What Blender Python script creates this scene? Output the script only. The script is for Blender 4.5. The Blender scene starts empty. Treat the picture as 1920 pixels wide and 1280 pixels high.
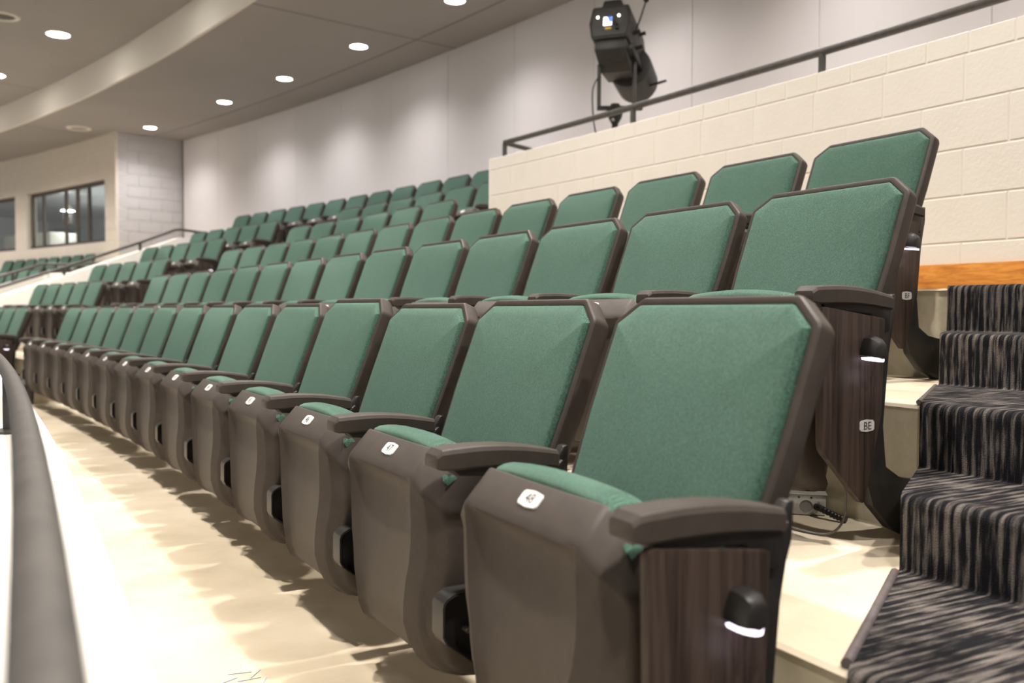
import bpy, bmesh, math, random
from mathutils import Vector, Matrix
random.seed(7)
S = bpy.context.scene
COL = S.collection
PI = math.pi

# ------------------------------------------------------------------ camera
FPX = 1691.75
PITCH, ROLL, EYE = 0.0340, -0.0032, 0.8071
cam = bpy.data.cameras.new('camera'); camo = bpy.data.objects.new('camera', cam); COL.objects.link(camo)
cam.sensor_width = 36.0; cam.lens = FPX * 36.0 / 1920.0
cam.clip_start = 0.05; cam.clip_end = 200
cam.dof.use_dof = True; cam.dof.focus_distance = 2.3; cam.dof.aperture_fstop = 3.2
fwd = Vector((0, math.cos(PITCH), -math.sin(PITCH))); up0 = Vector((0, math.sin(PITCH), math.cos(PITCH))); rt0 = Vector((1, 0, 0))
rt = rt0 * math.cos(ROLL) - up0 * math.sin(ROLL); upv = up0 * math.cos(ROLL) + rt0 * math.sin(ROLL)
m = Matrix.Identity(4)
for i in range(3):
    m[i][0] = rt[i]; m[i][1] = upv[i]; m[i][2] = -fwd[i]
m[2][3] = EYE
camo.matrix_world = m
S.camera = camo
# ------------------------------------------------------------------ world and exposure
wd = bpy.data.worlds.new('hall_ambient'); S.world = wd; wd.use_nodes = True
wd.node_tree.nodes['Background'].inputs[0].default_value = (1.0, 0.95, 0.91, 1)
wd.node_tree.nodes['Background'].inputs[1].default_value = 0.20
S.view_settings.view_transform = 'Standard'; S.view_settings.look = 'None'
S.view_settings.gamma = 1; S.view_settings.use_curve_mapping = False
S.view_settings.exposure = 0.95
REAR_W, UPPER_W = 66.0, (325.0, 400.0, 40.0)       # downlight powers (rear ceiling, upper ceiling)

# ------------------------------------------------------------------ polar layout of the hall
R0, PHI0 = 49.5535, 0.5081
CX = 0.2423 - R0 * math.cos(PHI0); CY = 1.4599 - R0 * math.sin(PHI0)
def ang(s): return PHI0 + s / R0
def P(rho, s, z):
    a = ang(s); r = R0 + rho
    return Vector((CX + r * math.cos(a), CY + r * math.sin(a), z))
ROW_D = [0.0, 0.7998, 1.6382, 2.4313, 3.1603, 3.9372]
ROW_Z = [0.0, 0.2951, 0.5899, 0.8838, 1.1509, 1.4705]
NOSE = 0.11                          # riser face behind each row
ZC, ZU = 3.90, 4.32                  # rear ceiling, upper ceiling
R_BACK, R_SOFFIT = 4.42, 1.88

# ------------------------------------------------------------------ materials
def newmat(name, base=(.5,.5,.5), rough=.5, metal=0.0, spec=.5):
    mt = bpy.data.materials.new(name); mt.use_nodes = True
    nt = mt.node_tree; b = nt.nodes['Principled BSDF']
    b.inputs['Base Color'].default_value = (*base, 1); b.inputs['Roughness'].default_value = rough
    b.inputs['Metallic'].default_value = metal; b.inputs['Specular IOR Level'].default_value = spec
    return mt, nt, b
def N(nt, t, **kw):
    n = nt.nodes.new(t)
    for k, v in kw.items():
        if k in n.inputs: n.inputs[k].default_value = v
        else: setattr(n, k, v)
    return n
def ramp(nt, stops):
    r = nt.nodes.new('ShaderNodeValToRGB')
    while len(r.color_ramp.elements) < len(stops): r.color_ramp.elements.new(.5)
    for e, (p, c) in zip(r.color_ramp.elements, stops):
        e.position = p; e.color = (*c, 1) if len(c) == 3 else c
    return r
def mapped(nt, scale, coord='Object', rot=(0,0,0)):
    tc = nt.nodes.new('ShaderNodeTexCoord'); mp = nt.nodes.new('ShaderNodeMapping')
    mp.inputs['Scale'].default_value = scale; mp.inputs['Rotation'].default_value = rot
    nt.links.new(tc.outputs[coord], mp.inputs[0]); return mp
def mixc(nt, f, a, b, mode='MIX'):
    mx = nt.nodes.new('ShaderNodeMix'); mx.data_type = 'RGBA'; mx.blend_type = mode
    for i, v in ((0, f), (6, a), (7, b)):
        if isinstance(v, (int, float)): mx.inputs[i].default_value = v
        elif isinstance(v, tuple): mx.inputs[i].default_value = (*v, 1)
        else: nt.links.new(v, mx.inputs[i])
    return mx.outputs[2]
def bump(nt, b, h, strength, dist):
    bp = nt.nodes.new('ShaderNodeBump'); bp.inputs['Strength'].default_value = strength; bp.inputs['Distance'].default_value = dist
    nt.links.new(h, bp.inputs['Height']); nt.links.new(bp.outputs[0], b.inputs['Normal'])
M = {}
def noisy(key, stops, scale, rough=.6, detail=6, bstr=.15, bdist=.004, bscale=None, nrough=.6, coord='Object', stretch=(1,1,1), spec=.4):
    mt, nt, b = newmat(key, stops[0][1], rough, spec=spec)
    mp = mapped(nt, stretch, coord)
    n = N(nt, 'ShaderNodeTexNoise', Scale=scale, Detail=detail, Roughness=nrough); nt.links.new(mp.outputs[0], n.inputs['Vector'])
    r = ramp(nt, stops); nt.links.new(n.outputs[0], r.inputs[0]); nt.links.new(r.outputs[0], b.inputs['Base Color'])
    if bstr:
        n2 = N(nt, 'ShaderNodeTexNoise', Scale=bscale or scale * 6, Detail=4.0); nt.links.new(mp.outputs[0], n2.inputs['Vector'])
        bump(nt, b, n2.outputs[0], bstr, bdist)
    M[key] = mt; return mt, nt, b

def fabric():
    mt, nt, b = newmat('green_fabric', (.05,.16,.11), .92, spec=.15)
    mp = mapped(nt, (1,1,1))
    n1 = N(nt, 'ShaderNodeTexNoise', Scale=360.0, Detail=3.0, Roughness=.75); nt.links.new(mp.outputs[0], n1.inputs['Vector'])
    mp2 = mapped(nt, (330, 150, 150)); n2 = N(nt, 'ShaderNodeTexNoise', Scale=1.0, Detail=4.0, Roughness=.65); nt.links.new(mp2.outputs[0], n2.inputs['Vector'])
    n3 = N(nt, 'ShaderNodeTexNoise', Scale=9.0, Detail=3.0); nt.links.new(mp.outputs[0], n3.inputs['Vector'])
    r1 = ramp(nt, [(.28, (.018,.045,.033)), (.5, (.050,.116,.085)), (.74, (.110,.200,.153))]); nt.links.new(n1.outputs[0], r1.inputs[0])
    r2 = ramp(nt, [(.36, (.52,.50,.50)), (.60, (1.05,1.05,1.05))]); nt.links.new(n2.outputs[0], r2.inputs[0])
    r3 = ramp(nt, [(.3, (.85,.9,.85)), (.7, (1.08,1.05,1.05))]); nt.links.new(n3.outputs[0], r3.inputs[0])
    c = mixc(nt, .75, r1.outputs[0], r2.outputs[0], 'MULTIPLY'); c = mixc(nt, 1.0, c, r3.outputs[0], 'MULTIPLY')
    nt.links.new(c, b.inputs['Base Color'])
    mp4 = mapped(nt, (1,1,1), rot=(0, .7, 0)); w = N(nt, 'ShaderNodeTexWave', Scale=190.0, Distortion=1.2, bands_direction='X'); w.inputs['Detail Scale'].default_value = 2.0
    nt.links.new(mp4.outputs[0], w.inputs['Vector'])
    ad = N(nt, 'ShaderNodeMath', operation='ADD'); nt.links.new(w.outputs[1], ad.inputs[0]); nt.links.new(n1.outputs[0], ad.inputs[1])
    bump(nt, b, ad.outputs[0], .9, .0014)
    b.inputs['Sheen Weight'].default_value = .35; b.inputs['Sheen Roughness'].default_value = .5; b.inputs['Sheen Tint'].default_value = (.6,.9,.75,1)
    M['fabric'] = mt
fabric()
noisy('plastic', [(.3, (.044,.0360,.0308)), (.7, (.055,.0452,.0388))], 30, rough=.48, bstr=.12, bdist=.0006, bscale=900, spec=.18)
noisy('black_metal', [(.3, (.010,.009,.008)), (.7, (.018,.016,.015))], 20, rough=.42, bstr=.05, bdist=.0005)
noisy('rail_paint', [(.35, (.050,.046,.042)), (.65, (.075,.068,.061))], 25, rough=.5, bstr=.1, bdist=.001, bscale=160)
def wood(key, dark, light, stretch, rough=.42, scale=1.0):
    mt, nt, b = newmat(key, dark, rough, spec=.15)
    mp = mapped(nt, stretch); n = N(nt, 'ShaderNodeTexNoise', Scale=scale, Detail=7.0, Roughness=.65, Distortion=.3); nt.links.new(mp.outputs[0], n.inputs['Vector'])
    r = ramp(nt, [(.30, dark), (.62, light), (.75, tuple(.8*x for x in light))]); nt.links.new(n.outputs[0], r.inputs[0]); nt.links.new(r.outputs[0], b.inputs['Base Color'])
    bump(nt, b, n.outputs[0], .1, .0008); M[key] = mt
wood('laminate', (.016,.0105,.0082), (.056,.040,.033), (60, 85, 3.5))
wood('oak', (.36,.13,.025), (.62,.27,.062), (9, 9, 70), rough=.35)
noisy('concrete', [(.22, (.33,.275,.195)), (.45, (.46,.390,.285)), (.6, (.53,.460,.350)), (.8, (.58,.515,.405))], 1.7, rough=.75, detail=9, bstr=.25, bdist=.003, bscale=35, nrough=.62, spec=.25)
noisy('riser_concrete', [(.25, (.38,.33,.235)), (.5, (.58,.52,.39)), (.75, (.70,.64,.51))], 5, rough=.85, detail=10, bstr=.6, bdist=.006, bscale=30, nrough=.68, spec=.2, stretch=(1,1,.7))
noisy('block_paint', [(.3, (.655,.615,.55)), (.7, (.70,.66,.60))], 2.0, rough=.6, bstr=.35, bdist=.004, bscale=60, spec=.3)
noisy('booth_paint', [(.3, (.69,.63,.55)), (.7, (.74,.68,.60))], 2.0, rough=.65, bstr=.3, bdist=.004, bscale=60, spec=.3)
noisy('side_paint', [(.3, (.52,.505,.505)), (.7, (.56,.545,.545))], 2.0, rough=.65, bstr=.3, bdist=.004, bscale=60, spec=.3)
noisy('acoustic_fabric', [(.3, (.70,.67,.66)), (.7, (.75,.72,.71))], 1.0, rough=.9, bstr=.25, bdist=.002, bscale=120, spec=.1, stretch=(1,1,.06))
noisy('white_paint', [(.3, (.74,.71,.65)), (.7, (.79,.76,.70))], 3, rough=.55, bstr=.1, bdist=.002, bscale=40)
noisy('ceiling_paint', [(.3, (.345,.318,.298)), (.7, (.37,.343,.322))], .8, rough=.85, bstr=.06, bdist=.002, bscale=60, spec=.15)
noisy('fascia_paint', [(.3, (.78,.73,.65)), (.7, (.82,.77,.69))], .8, rough=.8, bstr=.05, bdist=.002, bscale=60, spec=.15)
noisy('bronze', [(.3, (.060,.047,.040)), (.7, (.085,.068,.058))], 12, rough=.4, bstr=0)
noisy('zinc', [(.3, (.42,.42,.40)), (.7, (.60,.60,.57))], 25, rough=.38, bstr=.05, bdist=.0005)
M['zinc'].node_tree.nodes['Principled BSDF'].inputs['Metallic'].default_value = .6
noisy('steel', [(.3, (.35,.33,.30)), (.7, (.50,.48,.45))], 60, rough=.3, bstr=0)
M['steel'].node_tree.nodes['Principled BSDF'].inputs['Metallic'].default_value = .9
noisy('plate_white', [(.3, (.66,.65,.63)), (.7, (.70,.69,.67))], 40, rough=.35, bstr=0)
noisy('plate_silver', [(.3, (.40,.38,.36)), (.7, (.50,.48,.46))], 40, rough=.35, bstr=0)
noisy('ink', [(.3, (.012,.012,.014)), (.7, (.03,.03,.032))], 40, rough=.6, bstr=0)
noisy('grey_ink', [(.3, (.045,.045,.045)), (.7, (.07,.07,.07))], 40, rough=.6, bstr=0)
noisy('grey_cable', [(.3, (.16,.15,.14)), (.7, (.22,.21,.20))], 40, rough=.5, bstr=0)
noisy('spot_body', [(.3, (.022,.021,.019)), (.7, (.036,.034,.031))], 20, rough=.5, bstr=.05, bdist=.001)
noisy('yellow_label', [(.3, (.75,.42,.02)), (.7, (.8,.5,.04))], 60, rough=.5, bstr=0)
noisy('booth_wall', [(.3, (.40,.39,.40)), (.7, (.44,.43,.44))], 2, rough=.8, bstr=0)
noisy('booth_green', [(.3, (.005,.030,.022)), (.7, (.008,.040,.030))], 3, rough=.7, bstr=0)
noisy('chalk_blue', [(.3, (.42,.43,.45)), (.7, (.46,.47,.49))], 60, rough=.9, bstr=0)
noisy('binding', [(.3, (.075,.062,.062)), (.7, (.12,.10,.10))], 60, rough=.45, bstr=.1, bdist=.001)
def emit(key, col, st):
    mt = bpy.data.materials.new(key); mt.use_nodes = True; nt = mt.node_tree
    b = nt.nodes['Principled BSDF']; b.inputs['Base Color'].default_value = (*col, 1)
    b.inputs['Emission Color'].default_value = (*col, 1); b.inputs['Emission Strength'].default_value = st; M[key] = mt
emit('lamp_rear', (1, .97, .95), 18); emit('lamp_upper', (1, .96, .88), 22); emit('aisle_lens', (.93, .87, 1), 1.3)
emit('screen_white', (.9, 1, .95), 1.6); emit('screen_blue', (.05, .12, .5), 1.0); emit('led_white', (1, 1, .85), 4)
emit('booth_lamp', (1, .98, .92), 9); emit('sign_light', (1, .93, .92), 1.2)
def glass():
    mt = bpy.data.materials.new('window_glass'); mt.use_nodes = True; nt = mt.node_tree; nt.nodes.clear()
    o = nt.nodes.new('ShaderNodeOutputMaterial'); t = N(nt, 'ShaderNodeBsdfTransparent'); t.inputs[0].default_value = (.80,.84,.82,1)
    g = N(nt, 'ShaderNodeBsdfGlossy', Roughness=.01); lw = N(nt, 'ShaderNodeLayerWeight'); pw = N(nt, 'ShaderNodeMath', operation='POWER'); pw.inputs[1].default_value = 4.0; nt.links.new(lw.outputs['Facing'], pw.inputs[0]); fr = N(nt, 'ShaderNodeMath', operation='MULTIPLY_ADD'); fr.inputs[1].default_value = .6; fr.inputs[2].default_value = .05; nt.links.new(pw.outputs[0], fr.inputs[0]); mx = nt.nodes.new('ShaderNodeMixShader')
    nt.links.new(fr.outputs[0], mx.inputs[0]); nt.links.new(t.outputs[0], mx.inputs[1]); nt.links.new(g.outputs[0], mx.inputs[2]); nt.links.new(mx.outputs[0], o.inputs[0]); M['glass'] = mt
glass()
def carpet():
    mt, nt, b = newmat('striped_carpet', (.03,.03,.03), .95, spec=.1)
    mp = mapped(nt, (135, 9, 1), 'UV'); n1 = N(nt, 'ShaderNodeTexNoise', Scale=1.0, Detail=4.0, Roughness=.6, Distortion=.15); nt.links.new(mp.outputs[0], n1.inputs['Vector'])
    mp2 = mapped(nt, (14, 9, 1), 'UV'); n2 = N(nt, 'ShaderNodeTexNoise', Scale=1.0, Detail=3.0); nt.links.new(mp2.outputs[0], n2.inputs['Vector'])
    mp3 = mapped(nt, (1, 1, 1), 'UV'); n3 = N(nt, 'ShaderNodeTexNoise', Scale=420.0, Detail=2.0); nt.links.new(mp3.outputs[0], n3.inputs['Vector'])
    mpw = mapped(nt, (1, .02, 1), 'UV'); w = N(nt, 'ShaderNodeTexWave', Scale=14.5, Distortion=.8, bands_direction='X', wave_profile='SIN'); nt.links.new(mpw.outputs[0], w.inputs['Vector'])
    s1 = N(nt, 'ShaderNodeMath', operation='MULTIPLY'); s1.inputs[1].default_value = .16; nt.links.new(w.outputs[1], s1.inputs[0])
    a1 = N(nt, 'ShaderNodeMath', operation='ADD'); nt.links.new(n1.outputs[0], a1.inputs[0]); nt.links.new(s1.outputs[0], a1.inputs[1])
    s2 = N(nt, 'ShaderNodeMath', operation='MULTIPLY_ADD'); s2.inputs[1].default_value = .55; s2.inputs[2].default_value = -.28; nt.links.new(n2.outputs[0], s2.inputs[0])
    a2 = N(nt, 'ShaderNodeMath', operation='ADD'); nt.links.new(a1.outputs[0], a2.inputs[0]); nt.links.new(s2.outputs[0], a2.inputs[1])
    r = ramp(nt, [(.50, (.009,.009,.011)), (.58, (.034,.031,.031)), (.70, (.130,.114,.102)), (.9, (.20,.175,.155))]); nt.links.new(a2.outputs[0], r.inputs[0])
    r3 = ramp(nt, [(.3, (.55,.55,.55)), (.7, (1.25,1.25,1.25))]); nt.links.new(n3.outputs[0], r3.inputs[0])
    c = mixc(nt, 1.0, r.outputs[0], r3.outputs[0], 'MULTIPLY'); nt.links.new(c, b.inputs['Base Color'])
    a3 = N(nt, 'ShaderNodeMath', operation='ADD'); nt.links.new(a2.outputs[0], a3.inputs[0]); nt.links.new(n3.outputs[0], a3.inputs[1])
    bump(nt, b, a3.outputs[0], .8, .005); M['carpet'] = mt
carpet()

# ------------------------------------------------------------------ mesh helpers
def mesh(name, verts, faces, smooth=None, uv=None):
    me = bpy.data.meshes.new(name); me.from_pydata([tuple(v) for v in verts], [], faces)
    bm = bmesh.new(); bm.from_mesh(me); bmesh.ops.recalc_face_normals(bm, faces=bm.faces[:]); bm.to_mesh(me); bm.free()
    if smooth is not None:
        for p in me.polygons: p.use_smooth = True
        me.set_sharp_from_angle(angle=math.radians(smooth))
    return me
def join(*parts):
    V, F = [], []
    for v, f in parts:
        o = len(V); V += list(v); F += [tuple(i + o for i in q) for q in f]
    return V, F
def obj(name, me, mat, parent=None, label=None):
    o = bpy.data.objects.new(name, me); COL.objects.link(o)
    if mat and not me.materials: me.materials.append(M[mat])
    if parent: o.parent = parent
    if label: o['label'] = label
    return o
def tag(o, label, cat, group=None, kind=None):
    o['label'] = label; o['category'] = cat
    if group: o['group'] = group
    if kind: o['kind'] = kind
    return o
def empty(name, loc=(0,0,0), rz=0.0):
    o = bpy.data.objects.new(name, None); COL.objects.link(o); o.location = loc; o.rotation_euler = (0,0,rz); o.empty_display_size = .1
    return o
def box(x0, x1, y0, y1, z0, z1):
    v = [(x, y, z) for x in (x0, x1) for y in (y0, y1) for z in (z0, z1)]
    return v, [(0,1,3,2), (4,6,7,5), (0,4,5,1), (2,3,7,6), (0,2,6,4), (1,5,7,3)]
def bevelled(name, vf, w, seg=2, smooth=40):
    me = bpy.data.meshes.new(name); me.from_pydata([tuple(v) for v in vf[0]], [], vf[1])
    bm = bmesh.new(); bm.from_mesh(me); bmesh.ops.recalc_face_normals(bm, faces=bm.faces[:])
    bmesh.ops.bevel(bm, geom=bm.edges[:], offset=w, segments=seg, affect='EDGES', profile=.5, clamp_overlap=True)
    bm.to_mesh(me); bm.free()
    for p in me.polygons: p.use_smooth = True
    me.set_sharp_from_angle(angle=math.radians(smooth)); return me
def prism(poly, axis, a, b):
    """extrude a 2-D polygon; axis 'x': poly is (y,z); 'y': (x,z); 'z': (x,y)"""
    def v(p, t): return {'x': (t, p[0], p[1]), 'y': (p[0], t, p[1]), 'z': (p[0], p[1], t)}[axis]
    n = len(poly); V = [v(p, a) for p in poly] + [v(p, b) for p in poly]
    F = [tuple(range(n)), tuple(range(2*n-1, n-1, -1))] + [(i, (i+1) % n, n + (i+1) % n, n + i) for i in range(n)]
    return V, F
def tube(path, r, n=12, caps=True):
    path = [Vector(p) for p in path]; V, F = [], []
    t = (path[1] - path[0]).normalized(); u = t.orthogonal().normalized()
    for i, p in enumerate(path):
        if i == 0: d = path[1] - path[0]
        elif i == len(path) - 1: d = path[-1] - path[-2]
        else: d = (path[i+1] - path[i]).normalized() + (path[i] - path[i-1]).normalized()
        d.normalize(); u = (u - d * u.dot(d)).normalized(); w = d.cross(u)
        rr = r[i] if isinstance(r, (list, tuple)) else r
        V += [p + rr * (math.cos(2*PI*k/n) * u + math.sin(2*PI*k/n) * w) for k in range(n)]
    for i in range(len(path) - 1):
        F += [(i*n+k, i*n+(k+1) % n, (i+1)*n+(k+1) % n, (i+1)*n+k) for k in range(n)]
    if caps: F += [tuple(range(n)), tuple(range(len(V)-1, len(V)-n-1, -1))]
    return V, F
def smoothpath(pts, k=8):
    pts = [Vector(p) for p in pts]; out = []
    for i in range(len(pts) - 1):
        p0 = pts[max(i-1, 0)]; p1 = pts[i]; p2 = pts[i+1]; p3 = pts[min(i+2, len(pts)-1)]
        for j in range(k):
            t = j / k
            out.append(.5 * ((2*p1) + (p2-p0)*t + (2*p0-5*p1+4*p2-p3)*t*t + (3*p1-p0-3*p2+p3)*t**3))
    out.append(pts[-1]); return out
def lathe(prof, n=24, origin=(0,0,0)):
    V, F = [], []; ox, oy, oz = origin
    for r, z in prof: V += [(ox + r*math.cos(2*PI*k/n), oy + r*math.sin(2*PI*k/n), oz + z) for k in range(n)]
    for i in range(len(prof)-1): F += [(i*n+k, i*n+(k+1) % n, (i+1)*n+(k+1) % n, (i+1)*n+k) for k in range(n)]
    F += [tuple(range(n)), tuple(range(len(V)-1, len(V)-n-1, -1))]
    return V, F
def arc(poly, s0, s1, ds=.3, sfun=None):
    """sweep a closed (rho,z) polygon along the curve of the hall from s0 to s1"""
    k = max(1, int(math.ceil(abs(s1 - s0) / ds))); n = len(poly); V, F = [], []
    for i in range(k + 1):
        t = i / k
        for (r, z) in poly:
            a = sfun(r)[0] if sfun else s0; b = sfun(r)[1] if sfun else s1
            V.append(P(r, a + (b - a) * t, z))
    for i in range(k): F += [(i*n+j, i*n+(j+1) % n, (i+1)*n+(j+1) % n, (i+1)*n+j) for j in range(n)]
    F += [tuple(range(n)), tuple(range(len(V)-1, len(V)-n-1, -1))]
    return V, F
def rect(r0, r1, z0, z1): return [(r0, z0), (r1, z0), (r1, z1), (r0, z1)]
def rpoly(pts, radii, inset=0.0, k=4):
    """inset a convex polygon, then round its corners with k+1 samples each"""
    n = len(pts); area = sum(pts[i][0]*pts[(i+1) % n][1] - pts[(i+1) % n][0]*pts[i][1] for i in range(n)); sg = 1 if area > 0 else -1
    lines = []
    for i in range(n):
        a = Vector(pts[i]); b = Vector(pts[(i+1) % n]); d = (b - a).normalized(); nn = Vector((-d.y, d.x)) * sg
        lines.append((a + nn * inset, d))
    out = []
    for i in range(n):
        (a, d), (b, e) = lines[i-1], lines[i]
        cr = d.x*e.y - d.y*e.x; t = ((b.x-a.x)*e.y - (b.y-a.y)*e.x) / cr; c = a + d * t
        r = max(radii[i] - inset, .0015); th = math.acos(max(-1, min(1, d.dot(e)))); l = r * math.tan(th/2)
        p, q = c - d*l, c + e*l
        for j in range(k + 1):
            u = j / k; out.append(tuple((1-u)**2 * p + 2*u*(1-u) * c + u*u * q))
    return out
def text_mesh(txt, size, extrude=.0002):
    cu = bpy.data.curves.new('lettering', 'FONT'); cu.body = txt; cu.size = size; cu.extrude = extrude; cu.align_x = 'CENTER'; cu.align_y = 'CENTER'; cu.resolution_u = 3
    o = bpy.data.objects.new('lettering', cu); COL.objects.link(o); bpy.context.view_layer.update()
    me = bpy.data.meshes.new_from_object(o.evaluated_get(bpy.context.evaluated_depsgraph_get()))
    bpy.data.objects.remove(o); bpy.data.curves.remove(cu); return me
ORD = ['first','second','third','fourth','fifth','sixth','seventh','eighth','ninth','tenth','eleventh','twelfth','thirteenth','fourteenth']

# ================================================================== SETTING
S_R = -2.9                                            # right limit of the built hall
def edge(r): return -.354 + .60 * r                    # skewed stair edge of the near seating block
# ---- floor with tiers
fl = obj('floor', mesh('floor', *arc(rect(-.80, NOSE + .02, -.25, 0.0), S_R, 19.5)), 'concrete')
tag(fl, 'pale concrete floor strip in front of the first seat row', 'floor', kind='structure')
for i in range(1, 6):
    r0 = ROW_D[i-1] + NOSE; r1 = (ROW_D[i] + NOSE) if i < 5 else R_BACK
    z0, z1 = ROW_Z[i-1], ROW_Z[i]
    s1 = 12.75 if i < 5 else 15.3
    sr = S_R if i < 4 else 5.06
    if i == 3: r1 = 2.74
    top = mesh('tier', *arc([(r0 - .002, z1 - .009), (r1 + .02, z1 - .02), (r1 + .02, z1), (r0 + .006, z1), (r0 - .004, z1 - .006)], sr, s1))
    obj('tier', top, 'concrete', fl)
    obj('riser', mesh('riser', *arc(rect(r0, r0 + .12, z0 - .02, z1 - .008), sr, s1)), 'riser_concrete', fl)
# ---- far floor below the booth
obj('tier', mesh('tier', *arc(rect(.9, 4.6, .70, .78), 14.2, 20.5)), 'concrete', fl)
# ---- front parapet with handrail
pw = obj('wall_front', bevelled('wall_front', arc([(-1.06, -.9), (-.815, -.9), (-.815, .5), (-1.06, .5)], S_R, 16, .35), .012), 'white_paint')
tag(pw, 'low white parapet wall curving along the front edge', 'wall', kind='structure')
hr = tag(empty('handrail', P(-.893, 1.4, .5)), 'thick dark metal handrail on the front white parapet', 'handrail')
def rail_part(parent, name, vf, smooth=50, mat='rail_paint'):
    l = Vector(parent.location); return obj(name, mesh(name, [Vector(v) - l for v in vf[0]], vf[1], smooth), mat, parent)
rail_part(hr, 'rail', tube([P(-.905, s * .25, .645) for s in range(-8, 56)], .0172, 20))
for s in (-1.9, 1.44, 4.6, 7.8, 11.0): rail_part(hr, 'post', tube([P(-.905, s, .498), P(-.905, s, .64)], .015, 14))
for s in (-1.9, 1.44, 4.6, 7.8, 11.0): rail_part(hr, 'flange', lathe([(.045, 0), (.045, .006), (.02, .01)], 18, tuple(P(-.905, s, .5))))

# ---- carpeted stairs (near aisle and the far aisle)
def stair_carpet(name, e0, e1, label, top_rho):
    prof = [(-.55, .012), (-.19, .012), (-.19, .1475), (NOSE - .012, .1475), (NOSE - .012, .305)]
    for i in (1, 2, 3, 4):
        a, b = ROW_D[i-1] + NOSE, ROW_D[i] + NOSE; z0, z1 = ROW_Z[i], ROW_Z[i+1]
        mid = a + (b - a) * .62
        prof += [(mid - .012, z0 + .010), (mid - .012, (z0 + z1) / 2 + .010), (b - .012, (z0 + z1) / 2 + .010), (b - .012, z1 + .010)]
    prof = [p for p in prof if p[0] <= top_rho]; prof.append((top_rho + .6, prof[-1][1]))
    # round the nosings
    pts = []
    for i, p in enumerate(prof):
        if 0 < i < len(prof) - 1:
            a = Vector(prof[i-1]); c = Vector(p); b = Vector(prof[i+1]); convex = (c.x - a.x) * (b.y - c.y) - (c.y - a.y) * (b.x - c.x) < 0
            rr = .024 if convex else .006; d1 = (a - c).normalized(); d2 = (b - c).normalized()
            if convex and d1.x == 0: pass
            for j in range(6):
                u = j / 5; pts.append((1-u)**2 * (c + d1*rr) + 2*u*(1-u) * c + u*u * (c + d2*rr))
        else: pts.append(Vector(p))
    L = [0]
    for i in range(1, len(pts)): L.append(L[-1] + (pts[i] - pts[i-1]).length)
    ns = 14; V, F, UV = [], [], []
    for i, p in enumerate(pts):
        for j in range(ns + 1):
            s = e0(p.x) + (e1(p.x) - e0(p.x)) * j / ns; V.append(P(p.x, s, p.y)); UV.append((s * 1.02, L[i]))
    for i in range(len(pts) - 1): F += [(i*(ns+1)+j, i*(ns+1)+j+1, (i+1)*(ns+1)+j+1, (i+1)*(ns+1)+j) for j in range(ns)]
    # underside, giving the carpet thickness
    o = len(V); nrm = []
    for i in range(len(pts)):
        a = pts[max(i-1, 0)]; b = pts[min(i+1, len(pts)-1)]; d = (b - a).normalized(); nrm.append(Vector((d.y, -d.x)))
    for i, p in enumerate(pts):
        q = p + nrm[i] * .010
        for j in range(ns + 1):
            s = e0(p.x) + (e1(p.x) - e0(p.x)) * j / ns; V.append(P(q.x, s, q.y)); UV.append((s * 1.02, L[i]))
    for i in range(len(pts) - 1):
        F += [(o+i*(ns+1)+j, o+(i+1)*(ns+1)+j, o+(i+1)*(ns+1)+j+1, o+i*(ns+1)+j+1) for j in range(ns)]
        for j in (0, ns): F.append((i*(ns+1)+j, (i+1)*(ns+1)+j, o+(i+1)*(ns+1)+j, o+i*(ns+1)+j))
    me = bpy.data.meshes.new(name); me.from_pydata([tuple(v) for v in V], [], F)
    ul = me.uv_layers.new(name='UVMap')
    for lp in me.loops: ul.data[lp.index].uv = UV[lp.vertex_index]
    for p in me.polygons: p.use_smooth = True
    me.set_sharp_from_angle(angle=math.radians(60))
    # concrete half steps under the carpet
    st = obj(name, me, 'carpet'); tag(st, label, 'stairs', kind='structure')
    for i in range(0, 5):
        if i == 0: a, b, z0, z1 = -.18, NOSE, -.02, .135
        else:
            a0, b = ROW_D[i-1] + NOSE, ROW_D[i] + NOSE; a = a0 + (b - a0) * .62; z0 = ROW_Z[i] - .02; z1 = (ROW_Z[i] + ROW_Z[i+1]) / 2 - .002
        if b > top_rho + .05 or i > 4: continue
        sm = lambda r: (min(e0(r), e1(r)) + .004, max(e0(r), e1(r)) - .004)
        obj('half_step', mesh('half_step', *arc([(a, z0), (b, z0), (b, z1), (a, z1)], 0, 1.5, .3, sm)), 'riser_concrete', st)
    return st
st = stair_carpet('stair_carpet', lambda r: S_R, edge, 'dark striped carpet running up the near stairs', ROW_D[2] + NOSE)
l = []
for r in [NOSE + .01 + i * .05 for i in range(10)]: l.append(P(r, edge(r) + .006, ROW_Z[1] + .008))
obj('edge_binding', mesh('edge_binding', *tube(l, .009, 8), 50), 'binding', st)
l = [P(r, edge(r) + .006, ROW_Z[2] + .008) for r in [ROW_D[1] + NOSE + .01 + i * .05 for i in range(10)]]
obj('edge_binding', mesh('edge_binding', *tube(l, .006, 8), 50), 'binding', st)
stair_carpet('stair_carpet', lambda r: 7.66 + .62 * r, lambda r: 9.08 + .50 * r, 'carpeted stairs in the far aisle between the seat blocks', ROW_D[4] + NOSE)

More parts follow.
